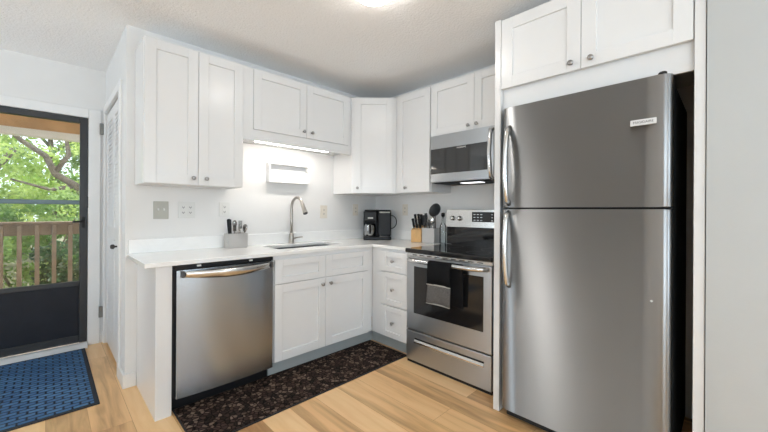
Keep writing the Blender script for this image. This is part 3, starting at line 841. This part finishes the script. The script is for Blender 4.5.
def fhandle(za, zb, flip, parent):
    """curved bar: thick free end, bowed forward, merging into the door near the split"""
    pts, rs = [], []
    n = 18
    for k in range(n + 1):
        u = k / n; z = za + (zb - za) * u
        pts.append((FX + .004 - .058 * max(0, math.sin(PI * u)) ** .32, .912 + .004 * u, z)); rs.append(.0185)
    MB().tube(pts, rs, 14, flat=.75).build('handle', 'handle_steel', parent)
fhandle(1.72, 1.275, False, frz); fhandle(.795, 1.222, True, frd)
m = MB(); m.lathe([(.016, 0), (.016, .010), (.012, .014), (.0005, .014)], 16, (FX + .02, FY0 + .035, 1.8425)); m.box(FX + .012, 2.03, FY0 + .022, FY0 + .048, 1.8425, 1.849)
m.build('hinge_cap', 'black_plastic', t)
bd = MB(frB(FX - .004, .281, 1.640)).box(-.048, .048, -.0035, .003, -.0135, .0135, .001).build('badge', 'badge_white', frz)
text_mesh('badge_lettering', 'FRIGIDAIRE', .0150, frB(FX - .0078, .281, 1.640), 'badge_ink', bd)
MB(frB(FX, .248, .831)).lathe([(.0055, 0), (.005, -.004), (.0005, -.005)], 12, (0, 0, 0), 'y').build('door_plug', 'badge_white', frd)

# ================================================================== WALL FITTINGS
PG = 'wall plates above the worktop'
def plate(x0, x1, z0, z1, m, kind, name, label, cat, X):
    t = thing(name, label, cat, X @ Vector(((x0 + x1) / 2, 0, z0)), PG)
    MB(X).box(x0, x1, -.005, 0, z0, z1, .0015).build('cover_plate', m, t)
    cx_ = (x0 + x1) / 2; cz_ = (z0 + z1) / 2
    def outlet(c):
        o = MB(X).box(c - .017, c + .017, -.0068, -.0048, cz_ - .042, cz_ + .042, .0008).build('receptacle', 'plate_white' if m != 'plate_ivory' else 'plate_ivory', t)
        for dz in (-.02, .02):
            s_ = MB(X)
            s_.box(c - .008, c - .005, -.0074, -.0066, cz_ + dz - .004, cz_ + dz + .006); s_.box(c + .005, c + .008, -.0074, -.0066, cz_ + dz - .004, cz_ + dz + .006)
            s_.box(c - .005, c + .005, -.0073, -.0066, cz_ + dz - .003, cz_ + dz - .0005); s_.box(c - .002, c + .002, -.0074, -.0066, cz_ + dz - .011, cz_ + dz - .001)
            s_.build('slot', 'socket_slot', o)
    if kind == 'switch2':
        for c in (cx_ - .018, cx_ + .018):
            MB(X).box(c - .005, c + .005, -.015, -.0048, cz_ - .002, cz_ + .014, .001).build('toggle', 'plate_white', t)
    elif kind == 'outlet2':
        outlet(cx_ - .024); outlet(cx_ + .024)
    else:
        outlet(cx_)
XA = frA(0, 2.9195)
plate(.545, .640, 1.160, 1.288, 'plate_steel', 'switch2', 'light_switch', 'metal double switch plate on the wall at far left above the worktop', 'switch', XA)
plate(.702, .820, 1.165, 1.290, 'plate_white', 'outlet2', 'outlet', 'white double outlet plate second from the left above the worktop', 'outlet', XA)
plate(.995, 1.080, 1.175, 1.292, 'plate_white', 'outlet', 'outlet', 'white single outlet on the wall above the steel cutlery caddy', 'outlet', XA)
plate(1.970, 2.055, 1.150, 1.280, 'plate_ivory', 'outlet', 'outlet', 'ivory outlet on the sink wall just right of the faucet', 'outlet', XA)
plate(2.395, 2.470, 1.175, 1.300, 'plate_ivory', 'outlet', 'outlet', 'ivory outlet on the sink wall at left of the coffee maker', 'outlet', XA)
XB = frB(2.7395, 0)
plate(-2.490, -2.415, 1.180, 1.300, 'plate_ivory', 'outlet', 'outlet', 'ivory outlet on the range wall at right of the coffee maker', 'outlet', XB)

t = thing('wall_shelf', 'shallow white box shelf mounted on the wall above the faucet', 'shelf', (1.6, 2.92, 1.478))
m = MB(); a, b_, c0, c1 = 1.394, 1.804, 1.478, 1.655
m.box(a, b_, 2.908, 2.9195, c0, c1); m.box(a, a + .014, 2.855, 2.908, c0, c1, .001); m.box(b_ - .014, b_, 2.855, 2.908, c0, c1, .001)
m.box(a + .014, b_ - .014, 2.855, 2.908, c1 - .014, c1, .001); m.box(a + .014, b_ - .014, 2.855, 2.908, c0, c0 + .014, .001)
m.build('frame', 'trim_paint', t)
MB().box(a + .0145, b_ - .0145, 2.868, 2.874, c0 + .0145, c0 + .105, .001).build('front_panel', 'white_plastic', t)

t = thing('under_cabinet_light', 'slim glowing light bar under the short cabinet above the sink', 'light', (1.54, 2.68, 1.80))
MB().box(1.18, 1.90, 2.652, 2.70, 1.787, 1.7995, .002).build('housing', 'white_plastic', t)
MB().box(1.19, 1.89, 2.656, 2.696, 1.780, 1.7868, .002).build('diffuser', 'led_strip', t)

# ceiling light
t = thing('ceiling_light', 'round white flush dome light on the ceiling', 'ceiling light', (1.31, 1.42, CZ))
MB().lathe([(.130, 0), (.130, -.016), (.124, -.020), (.001, -.020)], 48, (1.31, 1.42, CZ - .0005)).build('mounting_ring', 'trim_paint', t)
prof = [(.118, -.021)] + [(.118 * math.cos(k * PI / 20), -.026 - .056 * math.sin(k * PI / 20)) for k in range(0, 10)] + [(.001, -.082)]
MB().lathe(prof, 48, (1.31, 1.42, CZ)).build('dome', 'lamp_glass', t)

# ================================================================== WORKTOP ITEMS
# cutlery caddy
hx0, hx1, hy0, hy1 = 1.018, 1.170, 2.772, 2.868
t = thing('cutlery_caddy', 'rectangular brushed steel cutlery caddy on the worktop above the dishwasher', 'caddy', (1.02, 2.75, CT))
m = MB(); h0, h1 = CT, CT + .118
m.box(hx0, hx1, hy0, hy1, h0, h0 + .004); m.box(hx0, hx0 + .003, hy0, hy1, h0 + .004, h1); m.box(hx1 - .003, hx1, hy0, hy1, h0 + .004, h1)
m.box(hx0 + .003, hx1 - .003, hy0, hy0 + .003, h0 + .004, h1); m.box(hx0 + .003, hx1 - .003, hy1 - .003, hy1, h0 + .004, h1)
m.build('box', 'caddy_steel', t)
MB().box(1.066, 1.069, hy0 + .0035, hy1 - .0035, h0 + .0045, h1 - .004).build('divider', 'caddy_steel', t)
MB().box(1.118, 1.121, hy0 + .0035, hy1 - .0035, h0 + .0045, h1 - .004).build('divider', 'caddy_steel', t)
def stick(kind, base, top, name, label, cat, group, m='cutlery_steel', spin=0):
    """a piece of cutlery or tool standing from base to top; the head is at the top"""
    base, top = Vector(base), Vector(top); d = top - base; L = d.length
    Q = Matrix.Translation(base) @ d.to_track_quat('Z', 'Y').to_matrix().to_4x4() @ Matrix.Rotation(spin, 4, 'Z')
    t = thing(name, label, cat, base, group)
    if kind == 'spoon':
        MB(Q).tube([(0, 0, 0), (0, 0, L * .45), (0, 0, L - .06)], [.006, .0045, .003], 8, flat=.5).build('handle', m, t)
        pr = [(.004, L - .068), (.015, L - .054), (.0225, L - .032), (.020, L - .013), (.010, L - .002), (.001, L)]
        b = MB(Q @ Matrix.Diagonal((1, .28, 1, 1))); b.lathe(pr, 18); b.build('bowl', m, t)
    elif kind == 'fork':
        MB(Q).tube([(0, 0, 0), (0, 0, L * .45), (0, 0, L - .06)], [.006, .0045, .003], 8, flat=.5).build('handle', m, t)
        b = MB(Q); b.box(-.014, .014, -.0015, .0015, L - .065, L - .045, .001)
        for k in range(4): b.box(-.014 + k * .0078, -.014 + k * .0078 + .0046, -.0015, .0015, L - .047, L)
        b.build('tines', m, t)
    elif kind == 'knife_dark':
        MB(Q).tube([(0, 0, 0), (0, 0, L * .45)], [.004, .004], 8, flat=.4).build('blade', 'handle_steel', t)
        MB(Q).tube([(0, 0, L * .45), (0, 0, L * .5), (0, 0, L * .8), (0, 0, L * .97), (0, 0, L)], [.010, .015, .0175, .018, .008], 10, flat=.6).build('handle', 'black_plastic', t)
    return t
CG = 'cutlery in the steel caddy'
z0 = CT + .006
stick('knife_dark', (1.045, 2.80, z0), (1.022, 2.775, CT + .235), 'dinner_knife', 'knife with thick black handle leaning at the left end of the cutlery caddy', 'knife', CG)
stick('spoon', (1.05, 2.84, z0), (1.055, 2.835, CT + .185), 'spoon', 'shorter spoon just right of the black-handled knife in the caddy', 'spoon', CG, spin=.6)
stick('fork', (1.08, 2.81, z0), (1.075, 2.80, CT + .20), 'fork', 'fork in the middle slot of the caddy, left of two', 'fork', CG, spin=.6)
stick('spoon', (1.085, 2.845, z0), (1.094, 2.845, CT + .222), 'spoon', 'tall spoon in the middle of the cutlery caddy', 'spoon', CG, spin=.6)
stick('spoon', (1.10, 2.80, z0), (1.112, 2.79, CT + .198), 'spoon', 'spoon leaning right over the caddy front middle', 'spoon', CG, spin=.6)
stick('fork', (1.13, 2.83, z0), (1.137, 2.84, CT + .218), 'fork', 'taller fork in the right slot of the caddy', 'fork', CG, spin=.6)
stick('spoon', (1.145, 2.80, z0), (1.162, 2.80, CT + .19), 'spoon', 'spoon at the right end of the cutlery caddy', 'spoon', CG, spin=.6)

# coffee maker, turned to face the room
CMx, CMy = 2.525, 2.665
XC = Matrix.Translation((CMx, CMy, CT)) @ Matrix.Rotation(-PI/4 + .06, 4, 'Z')
t = thing('coffee_maker', 'black twin coffee maker in the corner of the worktop', 'coffee maker', (CMx, CMy, CT))
W = .145
m = MB(XC)
m.box(-W, W, -.11, .11, 0, .035, .008); m.box(-W, W, .03, .12, .035, .30, .006); m.box(-W + .002, -.005, -.10, .03, .195, .300, .012)
m.build('body', 'black_plastic', t)
m = MB(XC); m.box(.005, W, -.095, .03, .04, .305, .014, 3); m.build('brew_column', 'black_plastic', t)
m = MB(XC); m.box(.020, W - .012, -.0970, -.090, .283, .297, .003); m.build('trim_band', 'plate_steel', t)
m = MB(XC); m.box(-W + .01, W - .004, -.095, .115, .3002, .316, .007); m.build('lid', 'black_plastic', t)
m = MB(XC); m.box(-.10, -.045, -.1045, -.0995, .222, .238, .001); m.build('badge', 'plate_steel', t)
m = MB(XC); m.box(.025, .12, -.112, -.09, .036, .046, .002); m.build('drip_tray', 'dark_grey', t)
t = thing('coffee_carafe', 'steel and black coffee carafe on the left side of the coffee maker', 'carafe', XC @ Vector((-.075, -.04, .0355)))
MB(XC).lathe([(.050, .0355), (.060, .045), (.064, .10), (.060, .145), (.050, .165), (.0005, .165)], 28, (-.075, -.04, 0)).build('jug', 'steel', t)
MB(XC).lathe([(.049, .1655), (.049, .178), (.04, .186), (.0005, .186)], 28, (-.075, -.04, 0)).build('lid', 'black_plastic', t)
MB(XC).tube([(-.075, -.096, .158), (-.075, -.122, .150), (-.075, -.126, .10), (-.075, -.101, .07)], .009, 10, flat=1.3).build('handle', 'black_plastic', t)
# power cord looping out at the right
pts = []
for k in range(21):
    a = PI/2 - PI * k / 20
    pts.append(tuple(XC @ Vector((W + .007 + .062 * math.cos(a), .05, .185 + .072 * math.sin(a)))))
cd = MB().tube(pts, .0045, 8).build('power_cord', 'black_plastic', None, XC @ Vector((W + .05, .05, .11)))
tag(cd, 'thin black cord looping out of the right side of the coffee maker', 'cord')

# knife block
XK = Matrix.Translation((2.632, 2.180, CT)) @ Matrix.Rotation(-PI/2 + .25, 4, 'Z')
t = thing('knife_block', 'light wooden knife block between coffee maker and steel crock', 'knife block', (2.632, 2.180, CT))
MB(XK).prism([(-.055, 0), (.070, 0), (.070, .165), (.055, .172), (-.055, .118)], 'x', -.055, .055, .004).build('block', 'block_wood', t)
KG = 'knives in the wooden block'
kl = [(-.030, .020, 'large knife handle at back left of the knife block'), (0, .025, 'large knife handle at back middle of the knife block'), (.030, .020, 'large knife handle at back right of the knife block'),
      (-.032, -.028, 'small knife handle at front left of the knife block'), (0, -.030, 'small knife handle at front middle of the knife block'), (.032, -.028, 'small knife handle at front right of the knife block')]
for i, (kx, ky, lab) in enumerate(kl):
    zt = .118 + (ky + .055) * (.172 - .118) / .11 + .0015
    t = thing('kitchen_knife', lab, 'knife', XK @ Vector((kx, ky, zt)), KG)
    L = .118 if ky > 0 else .098
    dx, dy = kx * .12, -.028
    P = lambda s: (kx + dx * s, ky + dy * s - .0, zt + L * s)
    MB(XK).tube([P(.0), P(.10)], [.0075, .0075], 10, flat=.7).build('bolster', 'handle_steel', t)
    MB(XK).tube([P(.10), P(.3), P(.75), P(.96), P(1)], [.011, .013, .013, .015, .010], 10, flat=.8).build('handle', 'black_plastic', t)

# utensil crock
UO = .045   # the crock and its tools stand this much nearer the wall
ux0, ux1, uy0, uy1 = 2.560 + UO, 2.665 + UO, 1.965, 2.115
t = thing('utensil_crock', 'rectangular polished steel utensil crock at right of the knife block', 'crock', (2.655, 2.04, CT))
m = MB(); h1 = CT + .142
m.box(ux0, ux1, uy0, uy1, CT, CT + .004); m.box(ux0, ux0 + .003, uy0, uy1, CT + .004, h1); m.box(ux1 - .003, ux1, uy0, uy1, CT + .004, h1)
m.box(ux0 + .003, ux1 - .003, uy0, uy0 + .003, CT + .004, h1); m.box(ux0 + .003, ux1 - .003, uy1 - .003, uy1, CT + .004, h1)
m.build('box', 'crock_steel', t)
UGp = 'cooking tools in the steel crock'
def tool(kind, base, top, label, name, cat, hm='silicone', head=.05, headm='silicone', face=None):
    base, top = Vector(base) + Vector((UO, 0, 0)), Vector(top) + Vector((UO, 0, 0)); d = top - base; L = d.length
    Q = Matrix.Translation(base) @ d.to_track_quat('Z', 'Y').to_matrix().to_4x4()
    if face is not None: Q = Q @ Matrix.Rotation(face, 4, 'Z')
    t = thing(name, label, cat, base, UGp)
    hl = L - head * (2.0 if kind != 'whisk' else 2.4)
    MB(Q).tube([(0, 0, 0), (0, 0, hl * .5), (0, 0, hl + .01)], [.008, .0065, .005], 10).build('handle', hm, t)
    if kind == 'ladle':
        pr = [(head * math.sin(a), -head * .62 * math.cos(a)) for a in [PI/2 * k / 8 for k in range(9)]]
        pr = [(max(.0005, r), h) for r, h in pr] + [(head - .004, 0)] + [(max(.0005, (head - .004) * math.sin(a)), -(head - .004) * .62 * math.cos(a)) for a in [PI/2 * k / 8 for k in range(8, -1, -1)]]
        MB(Q @ Matrix.Translation((0, -.01, L - head)) @ Matrix.Rotation(PI/2 - .35, 4, 'X')).lathe(pr, 26, cap=False).build('bowl', headm, t)
    elif kind == 'turner':
        m = MB(Q); w_ = head * .62
        m.prism([(-w_ * .35, hl), (w_ * .35, hl), (w_, hl + head * .5), (w_, L - .012), (w_ * .8, L), (-w_ * .8, L), (-w_, L - .012), (-w_, hl + head * .5)], 'y', -.003, .003, .001)
        m.build('blade', headm, t)
    elif kind == 'slotted':
        m = MB(Q); w_ = head * .62
        m.box(-w_, w_, -.002, .002, hl, hl + head * .45, .001); m.box(-w_, w_, -.002, .002, L - .014, L, .001)
        for k in range(4):
            xx = -w_ + k * (2 * w_ - .009) / 3; m.box(xx, xx + .009, -.002, .002, hl + head * .44, L - .013)
        m.build('blade', headm, t)
    elif kind == 'spoon':
        MB(Q @ Matrix.Diagonal((1, .3, 1, 1))).lathe([(.004, hl), (head * .45, hl + head * .5), (head * .6, hl + head * 1.1), (head * .5, hl + head * 1.6), (head * .25, L - .004), (.001, L)], 20).build('bowl', headm, t)
    return t
zb = CT + .007
tool('ladle', (2.615, 1.995, zb), (2.600, 1.985, CT + .385), 'large black ladle with deep round bowl, tallest in the crock', 'ladle', 'ladle', head=.068, face=-PI/4 - PI/2)
tool('slotted', (2.63, 2.085, zb), (2.62, 2.115, CT + .285), 'steel slotted turner standing at the left side of the crock', 'slotted_turner', 'turner', 'handle_steel', .045, 'handle_steel', PI/4)
tool('spoon', (2.59, 2.030, zb), (2.575, 2.042, CT + .225), 'black cooking spoon low at the front left of the crock', 'cooking_spoon', 'spoon', head=.036, face=PI/4)
tool('turner', (2.582, 2.095, zb), (2.578, 2.102, CT + .265), 'black solid turner at the front left corner of the crock', 'spatula', 'spatula', head=.055, face=PI/4)
tool('spoon', (2.64, 2.035, zb), (2.645, 2.045, CT + .265), 'black serving spoon behind the ladle in the crock', 'serving_spoon', 'spoon', head=.036, face=PI/4)
tool('spoon', (2.60, 2.000, zb), (2.580, 2.000, CT + .245), 'steel serving spoon in the middle of the crock', 'serving_spoon', 'spoon', 'handle_steel', .034, 'handle_steel', PI/4)
# bottle beside the range
t = thing('oil_bottle', 'slim clear bottle with black stopper between the crock and the range', 'bottle', (2.680, 1.918, CT))
MB().lathe([(.030, 0), (.033, .004), (.033, .150), (.026, .175), (.0125, .20), (.0115, .255), (.0005, .255)], 24, (2.680, 1.918, CT)).build('glass', 'bottle_glass', t)
MB().lathe([(.015, .2552), (.018, .262), (.018, .282), (.012, .290), (.0005, .290)], 18, (2.680, 1.918, CT)).build('stopper', 'black_plastic', t)

# ================================================================== MATS ON THE FLOOR
r = thing('kitchen_rug', 'dark brown pebble-pattern runner in front of the sink cabinet', 'rug', (1.36, 2.14, 0))
MB().box(.557, 2.172, 1.926, 2.383, .0005, .009, .003).build('pile', 'pebble_rug', r)
m = MB(); m.box(.549, .5565, 1.918, 2.391, .0005, .0075); m.box(2.1725, 2.180, 1.918, 2.391, .0005, .0075); m.box(.5565, 2.1725, 1.918, 1.9255, .0005, .0075); m.box(.5565, 2.1725, 2.3835, 2.391, .0005, .0075)
m.build('edge_binding', 'matte_black', r)
t = thing('door_mat', 'dark blue basket-weave mat inside the entry door', 'mat', (-.28, 3.4, 0))
MB().box(-.80, .218, 2.815, 3.955, .0005, .011, .002).build('ribbed_pile', 'basket_mat', t)
m = MB(); m.box(-.826, -.8005, 2.79, 3.98, .0005, .008); m.box(.2185, .243, 2.79, 3.98, .0005, .008); m.box(-.8005, .2185, 2.79, 2.8145, .0005, .008); m.box(-.8005, .2185, 3.9555, 3.98, .0005, .008)
m.build('rubber_border', 'mat_border', t)
